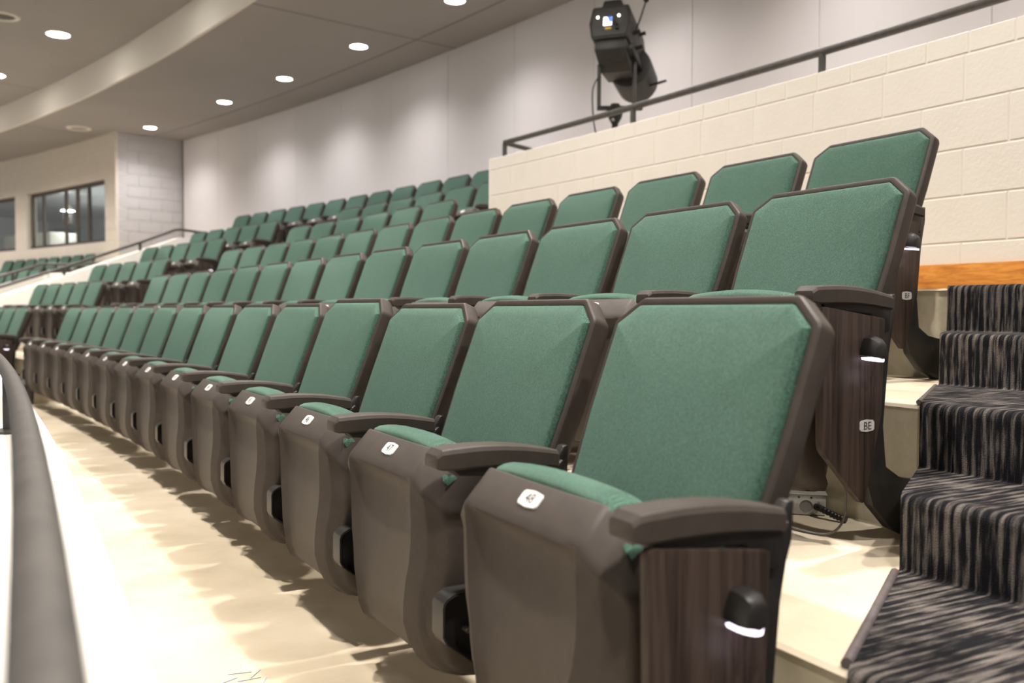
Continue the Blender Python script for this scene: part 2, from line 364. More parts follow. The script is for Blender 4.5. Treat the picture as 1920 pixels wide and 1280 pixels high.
# ---- painted block walls
def block_mesh(ln, h, rad, depth, bev=.0035, name='block'):
    """block with its front face on radius rad, centred on angle 0, built round the hall centre"""
    a = ln / rad / 2; V = []; k = 2
    for i in range(k + 1):
        t = -a + 2*a*i/k
        for r, z in ((rad, 0), (rad + depth, 0), (rad + depth, h), (rad, h)): V.append((r * math.cos(t), r * math.sin(t), z))
    F = []
    for i in range(k): F += [(i*4+j, i*4+(j+1) % 4, (i+1)*4+(j+1) % 4, (i+1)*4+j) for j in range(4)]
    F += [(0,1,2,3), (k*4+3, k*4+2, k*4+1, k*4)]
    return bevelled(name, (V, F), bev, 1, 30)
def arc_block_wall(parent, rho, s0, s1, courses, mat, holes=(), bl=.4064, joint=.006, first=0.0):
    """courses: list of (z0, height, block length, offset)"""
    rad = R0 + rho; cache = {}
    for z0, h, ln, off in courses:
        f = rad / R0; a0, a1 = s0 * f, s1 * f
        x = a0 - ((a0 - off) % ln)
        while x < a1 - .01:
            b0, b1 = max(x, a0), min(x + ln, a1); x += ln
            segs = [(b0, b1)]
            for hs0, hs1, hz0, hz1 in holes:
                if z0 + h > hz0 + .01 and z0 < hz1 - .01:
                    ns = []
                    for (p, q) in segs:
                        if q <= hs0*f or p >= hs1*f: ns.append((p, q)); continue
                        if p < hs0*f: ns.append((p, hs0*f))
                        if q > hs1*f: ns.append((hs1*f, q))
                    segs = ns
            for p, q in segs:
                w = q - p - joint
                if w < .03: continue
                key = (round(w, 3), round(h, 3))
                if key not in cache: cache[key] = block_mesh(w, h - joint, rad, .06)
                o = obj('block', cache[key], mat, parent)
                o.location = (CX, CY, z0 + joint/2); o.rotation_euler = (0, 0, PHI0 + (p + q) / 2 / rad + random.uniform(-1, 1) * 1e-6)
RB = 2.72
# backing core of the platform wall (mortar plane, slightly recessed)
core = obj('wall_platform', mesh('wall_platform', *arc(rect(RB + .0035, RB + .20, .86, 2.015), S_R, 5.02)), 'block_paint')
tag(core, 'cream painted block wall behind the third seat row', 'wall', kind='structure')
cs = [(1.923, .098, .2032, 1.337 - .02)]
for i in range(5): cs.append((1.923 - .2032*(i+1), .2032, .4064, 1.337 + (.2032 if i % 2 else 0)))
cs[-1] = (1.01, .2032 - (1.01 - (1.923 - .2032*5)), .4064, 1.337)
arc_block_wall(core, RB, S_R, 5.03, cs, 'block_paint')
obj('end_cap', bevelled('end_cap', arc(rect(RB - .001, RB + .21, .88, 2.021), 4.985, 5.03), .02, 3), 'block_paint', core)
wb = obj('trim_1', bevelled('trim_1', arc(rect(RB - .022, RB + .003, .885, 1.018), S_R, 5.0, .5), .003), 'oak'); tag(wb, 'honey oak baseboard strip along the cream block wall', 'trim', kind='structure')
# platform floor behind the wall
pf = obj('floor_platform', mesh('floor_platform', *arc(rect(RB + .19, R_BACK, 1.25, 1.30), S_R, 5.0)), 'concrete'); tag(pf, 'raised concrete platform behind the cream block wall', 'floor', kind='structure')
# pipe railing on the wall
pr = tag(empty('pipe_railing', P(RB + .1, 3.5, 2.02)), 'dark pipe railing standing on top of the cream block wall', 'handrail')
rail_part(pr, 'rail', tube([P(RB + .1, S_R + i * .26, 2.152) for i in range(31) if S_R + i*.26 < 4.93] + [P(RB + .1, 4.95, 2.152)], .021, 16))
rail_part(pr, 'rail', tube([P(RB + .1, 4.95, 2.15), P(RB + .6, 5.13, 2.15), P(RB + 1.5, 5.5, 2.15)], .019, 14))
for s in (4.95, 3.50, 2.07, .45, -1.1): rail_part(pr, 'post', tube([P(RB + .1, s, 2.0), P(RB + .1, s, 2.14)], .0195, 14))

# ---- back wall of fabric panels
bw = obj('wall_back', mesh('wall_back', *arc(rect(R_BACK + .012, R_BACK + .2, .8, ZC + .05), S_R, 15.4)), 'bronze')
tag(bw, 'tall pale grey fabric panelled wall behind the top row', 'wall', kind='structure')
seams = [6.88 + 1.19 * i for i in range(-9, 8)]
for i in range(len(seams) - 1):
    a, b = max(seams[i], S_R), min(seams[i+1], 15.29)
    if b - a < .1: continue
    obj('panel', bevelled('panel', arc(rect(R_BACK, R_BACK + .03, .9, ZC + .02), a + .002, b - .002), .004, 1), 'acoustic_fabric', bw)
# ---- side return wall and booth wall (painted block)
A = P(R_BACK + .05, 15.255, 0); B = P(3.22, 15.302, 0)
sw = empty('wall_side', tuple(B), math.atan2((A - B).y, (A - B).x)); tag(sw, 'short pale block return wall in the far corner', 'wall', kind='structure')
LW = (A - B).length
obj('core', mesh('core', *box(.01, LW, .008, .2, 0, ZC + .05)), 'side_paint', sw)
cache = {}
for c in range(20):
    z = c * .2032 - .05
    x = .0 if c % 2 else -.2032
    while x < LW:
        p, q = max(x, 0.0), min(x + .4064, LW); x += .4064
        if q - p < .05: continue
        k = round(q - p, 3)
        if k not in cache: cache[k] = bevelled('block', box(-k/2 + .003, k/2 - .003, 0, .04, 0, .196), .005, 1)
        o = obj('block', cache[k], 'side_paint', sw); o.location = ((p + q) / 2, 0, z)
BR = 3.22
W1 = (15.72, 18.95, 2.02, 3.14); W2 = (19.45, 22.5, 2.02, 3.14)
bwl = obj('wall_left', mesh('wall_left', *join(arc(rect(BR + .006, BR + .2, .7, W1[2]), 15.30, 22.6), arc(rect(BR + .006, BR + .2, W1[3], ZC + .05), 15.30, 22.6),
      arc(rect(BR + .006, BR + .2, W1[2], W1[3]), 15.30, W1[0]), arc(rect(BR + .006, BR + .2, W1[2], W1[3]), W1[1], W2[0]))), 'booth_paint')
tag(bwl, 'beige painted block wall with the control booth windows', 'wall', kind='structure')
arc_block_wall(bwl, BR, 15.30, 21.0, [(.80 + .2032*i, .2032, .4064, (.2032 if i % 2 else 0)) for i in range(16)], 'booth_paint', holes=(W1, W2), joint=.005)

# ---- booth windows
def window(name, w, mull, label):
    s0, s1, z0, z1 = w; root = empty(name, tuple(P(BR + .1, (s0 + s1) / 2, z0))); tag(root, label, 'window', kind='structure')
    l = Vector(root.location); r0, r1 = BR + .10, BR + .15
    def part(nm, vf, mat, par=root): return obj(nm, mesh(nm, [Vector(v) - l for v in vf[0]], vf[1]), mat, par)
    part('frame_head', arc(rect(r0, r1, z1 - .07, z1), s0, s1), 'bronze'); part('frame_sill', arc(rect(r0 - .02, r1, z0, z0 + .06), s0, s1), 'bronze')
    for a in (s0, s1 - .07): part('frame_jamb', arc(rect(r0, r1, z0, z1), a, a + .07), 'bronze')
    for a in mull: part('mullion', arc(rect(r0, r1 - .01, z0 + .05, z1 - .06), a - .04, a + .04), 'bronze')
    cuts = [s0 + .06] + list(mull) + [s1 - .06]
    for a, b in zip(cuts[:-1], cuts[1:]): part('pane', arc(rect(r0 + .02, r0 + .026, z0 + .05, z1 - .06), a, b), 'glass')
    return root
window('window_1', W1, (16.58, 17.05, 17.52, 18.45), 'wide dark framed sliding booth window in the beige block wall')
window('window_2', W2, (20.9,), 'dark framed booth window at the left edge of the beige wall')
# booth room behind the glass
br = obj('wall_booth', mesh('wall_booth', *join(arc(rect(8.6, 8.7, .7, 3.6), 15.36, 27), arc(rect(BR + .2, 8.7, 3.5, 3.6), 15.36, 27), arc(rect(BR + .2, 8.7, .68, .72), 15.36, 27), arc(rect(BR + .21, 8.7, .7, 3.6), 15.36, 15.42), arc(rect(BR + .2, 8.7, .7, 3.6), 27, 27.1))), 'booth_wall')
tag(br, 'grey interior walls of the control booth behind the glass', 'wall', kind='structure')
def booth_thing(name, mat, vf, label, cat, bev=.01):
    me = bevelled(name, vf, bev); return tag(obj(name, me, mat), label, cat)
booth_thing('partition', 'booth_green', arc(rect(5.4, 5.5, .72, 2.76), 20.98, 22.3), 'dark green low partition inside the booth', 'partition')
booth_thing('counter', 'white_paint', arc(rect(4.3, 4.9, .73, 2.52), 20.2, 22.2), 'white counter glowing behind the left booth pane', 'counter')
dev = tag(empty('wall_sign', tuple(P(5.35, 21.2, 2.9))), 'small lit sign box hanging inside the booth', 'sign')
l0 = Vector(dev.location)
obj('housing', bevelled('housing', ([Vector(v) - l0 for v in arc(rect(5.22, 5.34, 2.82, 3.04), 21.08, 21.34)[0]], arc(rect(5.22, 5.34, 2.82, 3.04), 21.08, 21.34)[1]), .01), 'bronze', dev)
vf = arc(rect(5.20, 5.22, 2.85, 3.01), 21.10, 21.20); obj('lit_face', mesh('lit_face', [Vector(v) - l0 for v in vf[0]], vf[1]), 'sign_light', dev)
for i, (r, s) in enumerate([(4.6, 16.6), (4.7, 20.2), (6.8, 18.0), (6.9, 21.5), (7.0, 16.0)]):
    p = P(r, s, 3.02); L = tag(empty('booth_pendant', tuple(p)), ['round booth lamp near the right pane', 'round booth lamp near the left pane', 'round booth lamp deep behind the middle pane', 'round booth lamp deep behind the left pane', 'round booth lamp deep behind the right pane'][i], 'lamp', 'round lamps inside the booth')
    obj('shade', mesh('shade', *lathe([(.03, .17), (.04, .12), (.14, .02), (.15, 0), (.13, 0)], 20), 40), 'white_paint', L)
    obj('cord', mesh('cord', *tube([(0, 0, .16), (0, 0, .49)], .006, 8)), 'black_metal', L)
    obj('bulb_disc', mesh('bulb_disc', *lathe([(.125, .004), (.12, -.006)], 20)), 'booth_lamp', L)
    ld = bpy.data.lights.new('booth_pendant_light', 'POINT'); ld.energy = 50; ld.shadow_soft_size = .1; lo = bpy.data.objects.new('booth_pendant_light', ld); COL.objects.link(lo); lo.parent = L; lo.location = (0, 0, -.12)

# ---- ceilings, fascia
ce = obj('ceiling', mesh('ceiling', *join(arc(rect(R_SOFFIT, R_BACK + .2, ZC, ZC + .06), S_R, 24, .3))), 'ceiling_paint'); tag(ce, 'low grey plaster ceiling over the rear rows', 'ceiling', kind='structure')
obj('fascia', mesh('fascia', *arc(rect(R_SOFFIT - .012, R_SOFFIT + .03, ZC - .004, ZU + .02), S_R, 24, .25), 60), 'fascia_paint', ce)
cu = obj('ceiling_upper', mesh('ceiling_upper', *arc(rect(-9, R_SOFFIT + .05, ZU, ZU + .06), S_R - 3, 24, .4)), 'ceiling_paint'); tag(cu, 'higher grey plaster ceiling over the front rows', 'ceiling', kind='structure')
obj('control_joint', mesh('control_joint', *arc(rect(3.86, 3.872, ZC - .002, ZC + .01), 5, 15.2)), 'bronze', ce)
for s in (7.9, 15.9): obj('control_joint', mesh('control_joint', *arc(rect(R_SOFFIT, R_BACK, ZC - .002, ZC + .01), s, s + .012)), 'bronze', ce)
obj('control_joint', mesh('control_joint', *arc(rect(-3, R_SOFFIT, ZU - .002, ZU + .01), 14.9, 14.912)), 'bronze', cu)
def disc(name, p, r, label, cat):
    t = tag(empty(name, tuple(p)), label, cat)
    obj('rim', mesh('rim', *lathe([(r, 0), (r*.97, -.012), (r*.72, -.014), (r*.7, 0)], 28), 40), 'fascia_paint', t)
    obj('grille', mesh('grille', *lathe([(r*.7, -.003), (r*.3, -.008)], 28), 40), 'bronze' if cat == 'vent' else 'ceiling_paint', t)
disc('ceiling_speaker', P(2.67, 15.44, ZC), .2, 'round ceiling speaker on the low ceiling near the booth wall', 'speaker')
disc('ceiling_vent', P(.37, 11.4, ZU), .19, 'round dark fitting on the upper ceiling at the left edge', 'vent')
def downlight(p, rad, mat, watts, col, label, group, cone=125):
    t = tag(empty('downlight', tuple(p)), label, 'downlight', group)
    obj('trim_ring', DL[('ring', rad)], 'white_paint', t); obj('lens', DL[('lens', rad, mat)], mat, t)
    ld = bpy.data.lights.new('downlight_beam', 'SPOT'); ld.energy = watts; ld.color = col; ld.spot_size = math.radians(cone); ld.spot_blend = 1.0; ld.shadow_soft_size = rad * .55
    lo = bpy.data.objects.new('downlight_beam', ld); COL.objects.link(lo); lo.parent = t; lo.location = (0, 0, -.03)
DL = {}
for r in (.10, .135):
    DL[('ring', r)] = mesh('trim_ring', *lathe([(r*1.12, 0), (r*1.1, -.008), (r, -.008), (r*.98, -.001)], 28), 40)
    for mt in ('lamp_rear', 'lamp_upper'): DL[('lens', r, mt)] = mesh('lens', *lathe([(r*.97, -.003), (r*.9, -.006)], 28))
rear_s = [14.54, 12.05, 10.32, 8.51, 6.64, 4.8, 2.95, 1.1, -.75, -2.4]
for i, s in enumerate(rear_s):
    downlight(P(3.48, s, ZC), .10, 'lamp_rear', REAR_W, (1, .95, .94), ['round downlight over the far corner of the rear ceiling', 'second round downlight from the far corner', 'third round downlight from the far corner', 'nearest round downlight in view on the rear ceiling'][i] if i < 4 else 'round downlight of the rear ceiling beyond the top edge', 'rear ceiling downlights', 138)
for j, (rho, ss) in enumerate([(1.08, [19.9, 17.2, 14.47, 11.72, 9.0, 6.25, 3.5, .8, -1.9]), (-.95, [18, 14.5, 11, 7.6, 4.2, .9, -2.2]), (-5.0, [16, 11.5, 7.0, 2.5, -1.8])]):
    for s in ss:
        lb = {14.47: 'round downlight cut by the left edge on the upper ceiling', 11.72: 'large round downlight on the upper ceiling at upper left'}.get(s, 'round downlight of the upper ceiling outside the picture') if j == 0 else 'round downlight of the upper ceiling outside the picture'
        downlight(P(rho, s, ZU), .135, 'lamp_upper', UPPER_W[j], (1, .93, .86), lb, 'upper ceiling downlights', (134, 104, 90)[j])

# ---- vomitory parapets on the far left with handrails
def slope_wall(name, pts, th, label, zb=-.2):
    """pts: (rho, s, ztop) along the wall"""
    V = []
    for r, s, z in pts: V += [P(r, s, zb), P(r, s + th, zb), P(r, s + th, z), P(r, s, z)]
    F = []
    for i in range(len(pts) - 1): F += [(i*4+j, i*4+(j+1) % 4, (i+1)*4+(j+1) % 4, (i+1)*4+j) for j in range(4)]
    n = len(V); F += [(0,1,2,3), (n-1, n-2, n-3, n-4)]
    o = obj(name, bevelled(name, (V, F), .012), 'white_paint'); return tag(o, label, 'wall', kind='structure')
def lineA(r): return 12.32 + .205 * r
slope_wall('wall_stair', [(-.7, lineA(-.7), .55), (.51, lineA(.51), .965), (1.83, lineA(1.83), 1.434), (3.2, lineA(3.2), 1.925), (4.35, lineA(4.35), 1.935)], .2, 'sloping white parapet climbing beside the far left seat block')
ra = tag(empty('handrail', tuple(P(1.43, lineA(1.43), 1.3))), 'long dark handrail on the sloping white parapet at left', 'handrail')
lA = lambda r: lineA(r) + .03
rail_part(ra, 'rail', tube([P(-.6, lA(-.6), .69), P(.51, lA(.51), 1.086), P(1.43, lA(1.43), 1.40), P(2.58, lA(2.58), 1.82), P(3.15, lA(3.15), 2.045), P(3.25, lA(3.25), 2.055), P(3.8, 13.27, 2.05), P(4.4, 13.6, 2.05)], .021, 12))
for r in (.2, 1.40, 2.55): rail_part(ra, 'post', tube([P(r, lA(r), .785 + .357*r - .01), P(r, lA(r), .785 + .357*r + .115)], .022, 10))
def lineB(r): return 13.8 + .205 * r
slope_wall('wall_vomitory', [(-.6, lineB(-.6), .62), (.97, lineB(.97), 1.154), (1.62, lineB(1.62), 1.36)], .2, 'second white parapet sloping beside the vomitory entrance', .0)
hd = obj('wall_head', bevelled('wall_head', ([P(1.62, 14.33, 0), P(2.0, 12.8, 0), P(2.2, 12.8, 0), P(1.82, 14.33, 0), P(1.62, 14.33, 1.36), P(2.0, 12.8, 1.36), P(2.2, 12.8, 1.36), P(1.82, 14.33, 1.36)], [(0,1,2,3), (7,6,5,4), (0,4,5,1), (1,5,6,2), (2,6,7,3), (3,7,4,0)]), .012), 'white_paint')
tag(hd, 'short white parapet across the head of the vomitory', 'wall', kind='structure')
rb = tag(empty('handrail', tuple(P(1.3, lineB(1.3), 1.25))), 'shorter dark handrail in front of the seats below the booth', 'handrail')
rail_part(rb, 'rail', tube([P(-.5, lineB(-.5), .80), P(.97, lineB(.97), 1.285), P(1.56, lineB(1.56), 1.49), P(1.66, lineB(1.66), 1.497), P(1.92, 13.9, 1.497), P(2.1, 12.95, 1.497)], .022, 12))
for r in (.3, 1.15): rail_part(rb, 'post', tube([P(r, lineB(r), .82 + .33*r), P(r, lineB(r), .97 + .33*r)], .022, 10))

# ================================================================== CHAIRS
TH = math.radians(20.6); DY, DZ = math.sin(TH), math.cos(TH)
def back_pt(u, v, w):
    """u across, v up the reclined back, w depth to the rear; the back is slightly hollow in plan"""
    w = w + .012 * (1 - (u / .25) ** 2)
    return (u, -.011 + v * DY + w * DZ, .533 + v * DZ - w * DY)
BK = [(-.236, -.15), (.236, -.15), (.249, .10), (.2495, .276), (.190, .3235), (-.190, .3235), (-.2495, .276), (-.249, .10)]
BR_ = [.03, .03, .3, .022, .022, .022, .022, .3]
def loops_mesh(name, loops, cap0=None, cap1=None, smooth=38, fn=back_pt):
    """loops: list of (inset, w); cap: list of (scale, w) rings then closing fan"""
    V, F = [], []; rings = []
    def ring(pts, w):
        o = len(V); V.extend(fn(p[0], p[1], w) for p in pts); rings.append((o, len(pts)))
    seq = []
    if cap0: seq += [('s', sc, w) for sc, w in cap0]
    seq += [('i', i, w) for i, w in loops]
    if cap1: seq += [('s', sc, w) for sc, w in cap1]
    first = rpoly(BK, BR_, loops[0][0]); last = rpoly(BK, BR_, loops[-1][0])
    cy = .085
    for kx, (t, a, w) in enumerate(seq):
        if t == 'i': ring(rpoly(BK, BR_, a), w)
        else:
            src = first if kx < len(cap0 or []) else last
            ring([(p[0] * a, cy + (p[1] - cy) * a) for p in src], w)
    for (o, n), (q, _) in zip(rings[:-1], rings[1:]): F += [(o+j, o+(j+1) % n, q+(j+1) % n, q+j) for j in range(n)]
    if cap0: F.append(tuple(range(rings[0][0], rings[0][0] + rings[0][1])))
    if cap1: F.append(tuple(range(rings[-1][0] + rings[-1][1] - 1, rings[-1][0] - 1, -1)))
    return mesh(name, V, F, smooth)
me_shell = loops_mesh('back_shell', [(.0165, .006), (.0155, .0005), (.010, -.001), (.004, .0), (.0008, .0035), (0, .009), (.001, .030), (.006, .040), (.02, .052), (.045, .060)], None, [(.7, .066), (.3, .070)], 34)
me_back = loops_mesh('back_cushion', [(.026, -.0105), (.021, -.0075), (.0175, -.002), (.0165, .006)], [(.12, -.024), (.35, -.0235), (.6, -.021), (.8, -.017), (.91, -.0135)], None, 60)

def interp(tab, x):
    for (a, p), (b, q) in zip(tab[:-1], tab[1:]):
        if (a >= x >= b) or (a <= x <= b):
            t = (x - a) / (b - a) if b != a else 0; t = t*t*(3 - 2*t); return p + (q - p) * t
    return tab[-1][1] if abs(x - tab[-1][0]) < abs(x - tab[0][0]) else tab[0][1]
# rows of the seat pan: (y, z, chamfer factor)
ROWS = [(-.2235, .5530, 1), (-.2275, .5515, 1), (-.262, .5130, 1), (-.2685, .5055, 1), (-.2715, .4985, 1), (-.2700, .4925, 1), (-.2665, .482, .98), (-.2640, .458, .92), (-.2625, .42, .8), (-.2620, .38, .55), (-.2630, .34, .3), (-.2645, .30, .1), (-.2655, .26, 0), (-.263, .22, 0), (-.256, .185, 0), (-.243, .155, 0), (-.222, .133, 0), (-.195, .120, 0), (-.165, .116, 0), (-.135, .125, 0)]
W1T = [(.56, .168), (.50, .168), (.45, .163), (.40, .164), (.34, .156), (.28, .138), (.22, .128), (.17, .140), (.13, .158), (.10, .165)]
W2T = [(.56, .202), (.50, .203), (.45, .206), (.40, .209), (.34, .200), (.28, .180), (.22, .168), (.17, .174), (.13, .186), (.10, .190)]
WOT = [(.56, .212), (.52, .226), (.49, .235), (.40, .238), (.30, .230), (.20, .222), (.15, .212), (.12, .200), (.10, .195)]
def seat_shell():
    V, F = [], []
    for ri, (y, z, cf) in enumerate(ROWS):
        w1, w2, wo = interp(W1T, z), interp(W2T, z), interp(WOT, z)
        und = {0: 0, 1: 0, 2: 0, 3: 0, 4: 0, 5: .4, 6: .85}.get(ri, 1); rec = interp([(.56, .020), (.46, .020), (.38, .015), (.28, .011), (.18, .008), (.10, .005)], z)          # relief grows below the ridge
        band = 1 if ri <= 4 else 0
        half = [(0, rec*und), (w1*.5, rec*.88*und), (w1*.80, rec*.62*und), (w1*.93, rec*.25*und), (w1, -.008*und), (w1 + .008, -.005*und), (w2 - .008, .0055), (w2, .0085), (w2 + .007, .019), (wo - .007, .028), (wo, .038), (wo, .108), (wo - .012, .136)]
        full = [(-u, d) for u, d in reversed(half[1:])] + half
        for u, d in full:
            drop = cf * max(0, abs(u) - .168) * .80
            yy = min(y + d, -.118)
            V.append((u, yy, z - drop))
    nc = 25
    for i in range(len(ROWS) - 1): F += [(i*nc+j, i*nc+j+1, (i+1)*nc+j+1, (i+1)*nc+j) for j in range(nc - 1)]
    F.append(tuple(range(nc)))
    return mesh('seat_shell', V, F, 42)
me_seat = seat_shell()
def seat_cushion():
    rows = [(-.215, .535, 1), (-.2245, .552, 1), (-.220, .562, 1), (-.208, .5685, 1), (-.190, .5700, 1), (-.168, .564, 1), (-.150, .547, 1), (-.138, .52, .9), (-.128, .45, .6), (-.122, .36, .2), (-.122, .26, 0), (-.128, .20, 0), (-.142, .165, 0), (-.17, .155, 0)]
    us = [-.216, -.213, -.205, -.185, -.15, -.10, -.05, 0, .05, .10, .15, .185, .205, .213, .216]
    V, F = [], []; nc = len(us)
    for ri, (y, z, cf) in enumerate(rows):
        for u in us:
            e = (abs(u) / .216); cr = ((1 - e ** 2) * .024 - .022) * min(1, max(0, (z - .545) / .03))
            drop = cf * max(0, abs(u) - .16) * .85 - cf * cr
            ins = max(0, (e - .9) / .1) ** 2 * .012
            V.append((u * (.93 if ri > 9 else 1), y + (ins if ri > 7 else -ins*.3) * (-1 if ri > 7 else 1), z - drop))
    for i in range(len(rows) - 1): F += [(i*nc+j, i*nc+j+1, (i+1)*nc+j+1, (i+1)*nc+j) for j in range(nc - 1)]
    F += [tuple(i*nc for i in range(len(rows))), tuple(i*nc + nc - 1 for i in range(len(rows) - 1, -1, -1)), tuple(range(nc)), tuple(range(len(V)-1, len(V)-nc-1, -1))]
    return mesh('seat_cushion', V, F, 70)
me_cush = seat_cushion()
# number plate on the sloping front band
bd = Vector((0, .2275 - .262 + .0, 0)); B0 = Vector((0, -.2448, .5323)); BUP = Vector((0, .0345, .0385)).normalized(); BN = Vector((0, -BUP.z, BUP.y))
def plate_mesh(name, w, h, th, bow=.10):
    pts = []
    for cx, cy in ((1,1), (-1,1), (-1,-1), (1,-1)):
        pts += [(cx*w/2, cy*h*.28), (cx*w*.42, cy*h*.42)] if (cx*cy) > 0 else [(cx*w*.42, cy*h*.42), (cx*w/2, cy*h*.28)]
        if cx == 1 and cy == 1: pts += [(0, h/2)]
        if cx == -1 and cy == -1: pts += [(0, -h/2)]
    return pts
def plate(name, w, h, th, org, ux, uy, nn, mat):
    pts = plate_mesh(name, w, h, th); n = len(pts)
    V = [org + ux*p[0] + uy*p[1] for p in pts] + [org + ux*p[0]*.96 + uy*p[1]*.96 + nn*th for p in pts]
    F = [tuple(range(n)), tuple(range(2*n-1, n-1, -1))] + [(i, (i+1) % n, n+(i+1) % n, n+i) for i in range(n)]
    return mesh(name, V, F)
X = Vector((1,0,0))
me_plate = plate('number_plate', .056, .030, .0022, B0 + BN*.0005, X, BUP, BN, None)
# armrest
def arm(u):
    V, F = [], []
    st = [(-.2815, .5500, .0215, .014), (-.2800, .5555, .0255, .023), (-.2700, .5650, .0290, .036), (-.2500, .5670, .0300, .039), (-.20, .5685, .0300, .0395), (-.15, .5665, .0298, .0385), (-.10, .5610, .0292, .0365), (-.055, .5530, .0282, .0335), (-.032, .5480, .0272, .031), (-.029, .5455, .0250, .028)]
    for y, zt, hw, h in st:
        prof = [(-hw*.76, zt), (hw*.76, zt), (hw*.88, zt - h*.06), (hw, zt - h*.24), (hw, zt - h*.90), (hw*.86, zt - h), (-hw*.86, zt - h), (-hw, zt - h*.90), (-hw, zt - h*.24), (-hw*.88, zt - h*.06)]
        V += [(u + a, y, z) for a, z in prof]
    n = 10
    for i in range(len(st)-1): F += [(i*n+k, i*n+(k+1) % n, (i+1)*n+(k+1) % n, (i+1)*n+k) for k in range(n)]
    F += [tuple(range(n)), tuple(range(len(V)-1, len(V)-n-1, -1))]
    return mesh('armrest', V, F, 26)
def arm_base(u):
    poly = [(-.255, .532), (-.235, .516), (-.10, .506), (-.080, .468), (-.036, .468), (-.030, .530), (-.05, .535), (-.24, .540)]
    return bevelled('arm_base', prism(poly, 'x', u - .0225, u + .0225), .005, 2)
def stanchion(u):
    poly = [(-.105, .515), (-.030, .515), (-.012, .528), (-.006, .515), (-.025, .42), (-.040, .26), (-.028, .17), (.02, .142), (.075, .132), (.109, .128), (.109, -.003), (.06, .0), (-.01, .03), (-.07, .085), (-.10, .16), (-.11, .30)]
    return bevelled('stanchion', prism(poly, 'x', u - .013, u + .013), .004, 2)
def hinge(u):
    poly = [(-.262, .300), (-.245, .309), (-.10, .309), (-.10, .16), (-.19, .165), (-.262, .222), (-.268, .235), (-.268, .290)]
    me = bpy.data.meshes.new('hinge_bracket'); v, f = prism(poly, 'x', u - .024, u + .026); me.from_pydata(v, [], f)
    bm = bmesh.new(); bm.from_mesh(me); bmesh.ops.recalc_face_normals(bm, faces=bm.faces[:])
    side = [q for q in bm.faces if len(q.verts) == 8 and q.calc_center_median().x > u][0]
    bmesh.ops.inset_region(bm, faces=[side], thickness=.007); 
    for q in side.verts: q.co.x -= .03
    bmesh.ops.bevel(bm, geom=[e for e in bm.edges if e.calc_face_angle(0) > .5], offset=.0025, segments=2, affect='EDGES')
    bm.to_mesh(me); bm.free()
    for p in me.polygons: p.use_smooth = True
    me.set_sharp_from_angle(angle=math.radians(40)); return me
def back_bracket(u):
    poly = [(-.050, .43), (-.034, .505), (-.020, .530), (-.006, .552), (.006, .552), (.004, .50), (-.018, .43)]; g = 1 if u > 0 else -1
    return bevelled('back_bracket', prism(poly, 'x', u - g * .018, u + g * .004), .003, 2)
UA = .2755
BBR = {s: back_bracket(s*UA) for s in (1, -1)}
ARM = {s: arm(s*UA) for s in (1, -1)}; ABASE = {s: arm_base(s*UA) for s in (1, -1)}; STAN = {s: stanchion(s*UA) for s in (1, -1)}; HINGE = {s: hinge(s*UA) for s in (1, -1)}
me_bolt = {s: mesh('bolt', *[( [(s*UA + (.003 if True else 0) + z, -.215 + x, .238 + y) for x, y, z in lathe([(.006, 0), (.006, .012), (.004, .015)], 10)[0]] ), lathe([(.006, 0), (.006, .012), (.004, .015)], 10)[1]], 40) for s in (1, -1)}
PANEL = [(-.262, .523), (-.064, .497), (-.070, .29), (-.116, .098), (-.140, .112), (-.262, .225)]
def panel_mesh():
    pts = rpoly([(-.255, .225), (-.122, .093), (-.070, .29), (-.064, .498), (-.262, .524)], [.035, .012, .05, .008, .012], 0, 4)
    return bevelled('end_panel', prism(pts, 'x', UA + .0135, UA + .0305), .002, 2, 35)
me_panel = panel_mesh(); UP_ = UA + .0305
# aisle light: a small faceted hood over a glowing lens
def hood():
    V, F = [], []; y0, z0 = -.117, .437
    st = [(0.0, .026, .026), (.012, .026, .027), (.024, .024, .023), (.034, .018, .013), (.037, .012, .006)]
    for du, hw, h in st:
        zb = z0 - .016 - du * .12
        pr = [(-hw, zb), (-hw, z0 - .004), (-hw*.62, z0 + h*.72), (0, z0 + h*.95), (hw*.62, z0 + h*.72), (hw, z0 - .004), (hw, zb), (0, zb - .004)]
        V += [(UP_ + du, y0 + a, z) for a, z in pr]
    n = 8
    for i in range(len(st)-1): F += [(i*n+k, i*n+(k+1) % n, (i+1)*n+(k+1) % n, (i+1)*n+k) for k in range(n)]
    F += [tuple(range(n)), tuple(range(len(V)-1, len(V)-n-1, -1))]
    return mesh('aisle_light', V, F, 28)
me_hood = hood()
def lens():
    y0, z0 = -.117, .4195; V, F = [], []; n = 14
    for k in range(n):
        a = PI * k / (n-1); V.append((UP_ + .001 + math.sin(a)*.036, y0 - math.cos(a)*.0235, z0 - .004 - math.sin(a)*.004))
    top = len(V); V += [(x, y*.9 + y0*.1, z - .005) for x, y, z in V]
    F = [tuple(range(n)), tuple(range(2*n-1, n-1, -1))] + [(i, i+1, n+i+1, n+i) for i in range(n-1)] + [(n-1, 0, n, 2*n-1)]
    return mesh('lens', V, F)
me_lens = lens()
Ydir, Zdir = Vector((0,1,0)), Vector((0,0,1))
me_rowplate = plate('row_plate', .046, .027, .0018, Vector((UP_ + .0002, -.118, .268)), Ydir, Zdir, X, None)
TXT = {}
def lettering(txt, size, org, ux, uy, nn, mat, key):
    if key not in TXT:
        me = text_mesh(txt, size)
        for v in me.vertices: v.co = org + ux*v.co.x + uy*v.co.y + nn*v.co.z
        me.materials.clear(); TXT[key] = me
    return TXT[key]

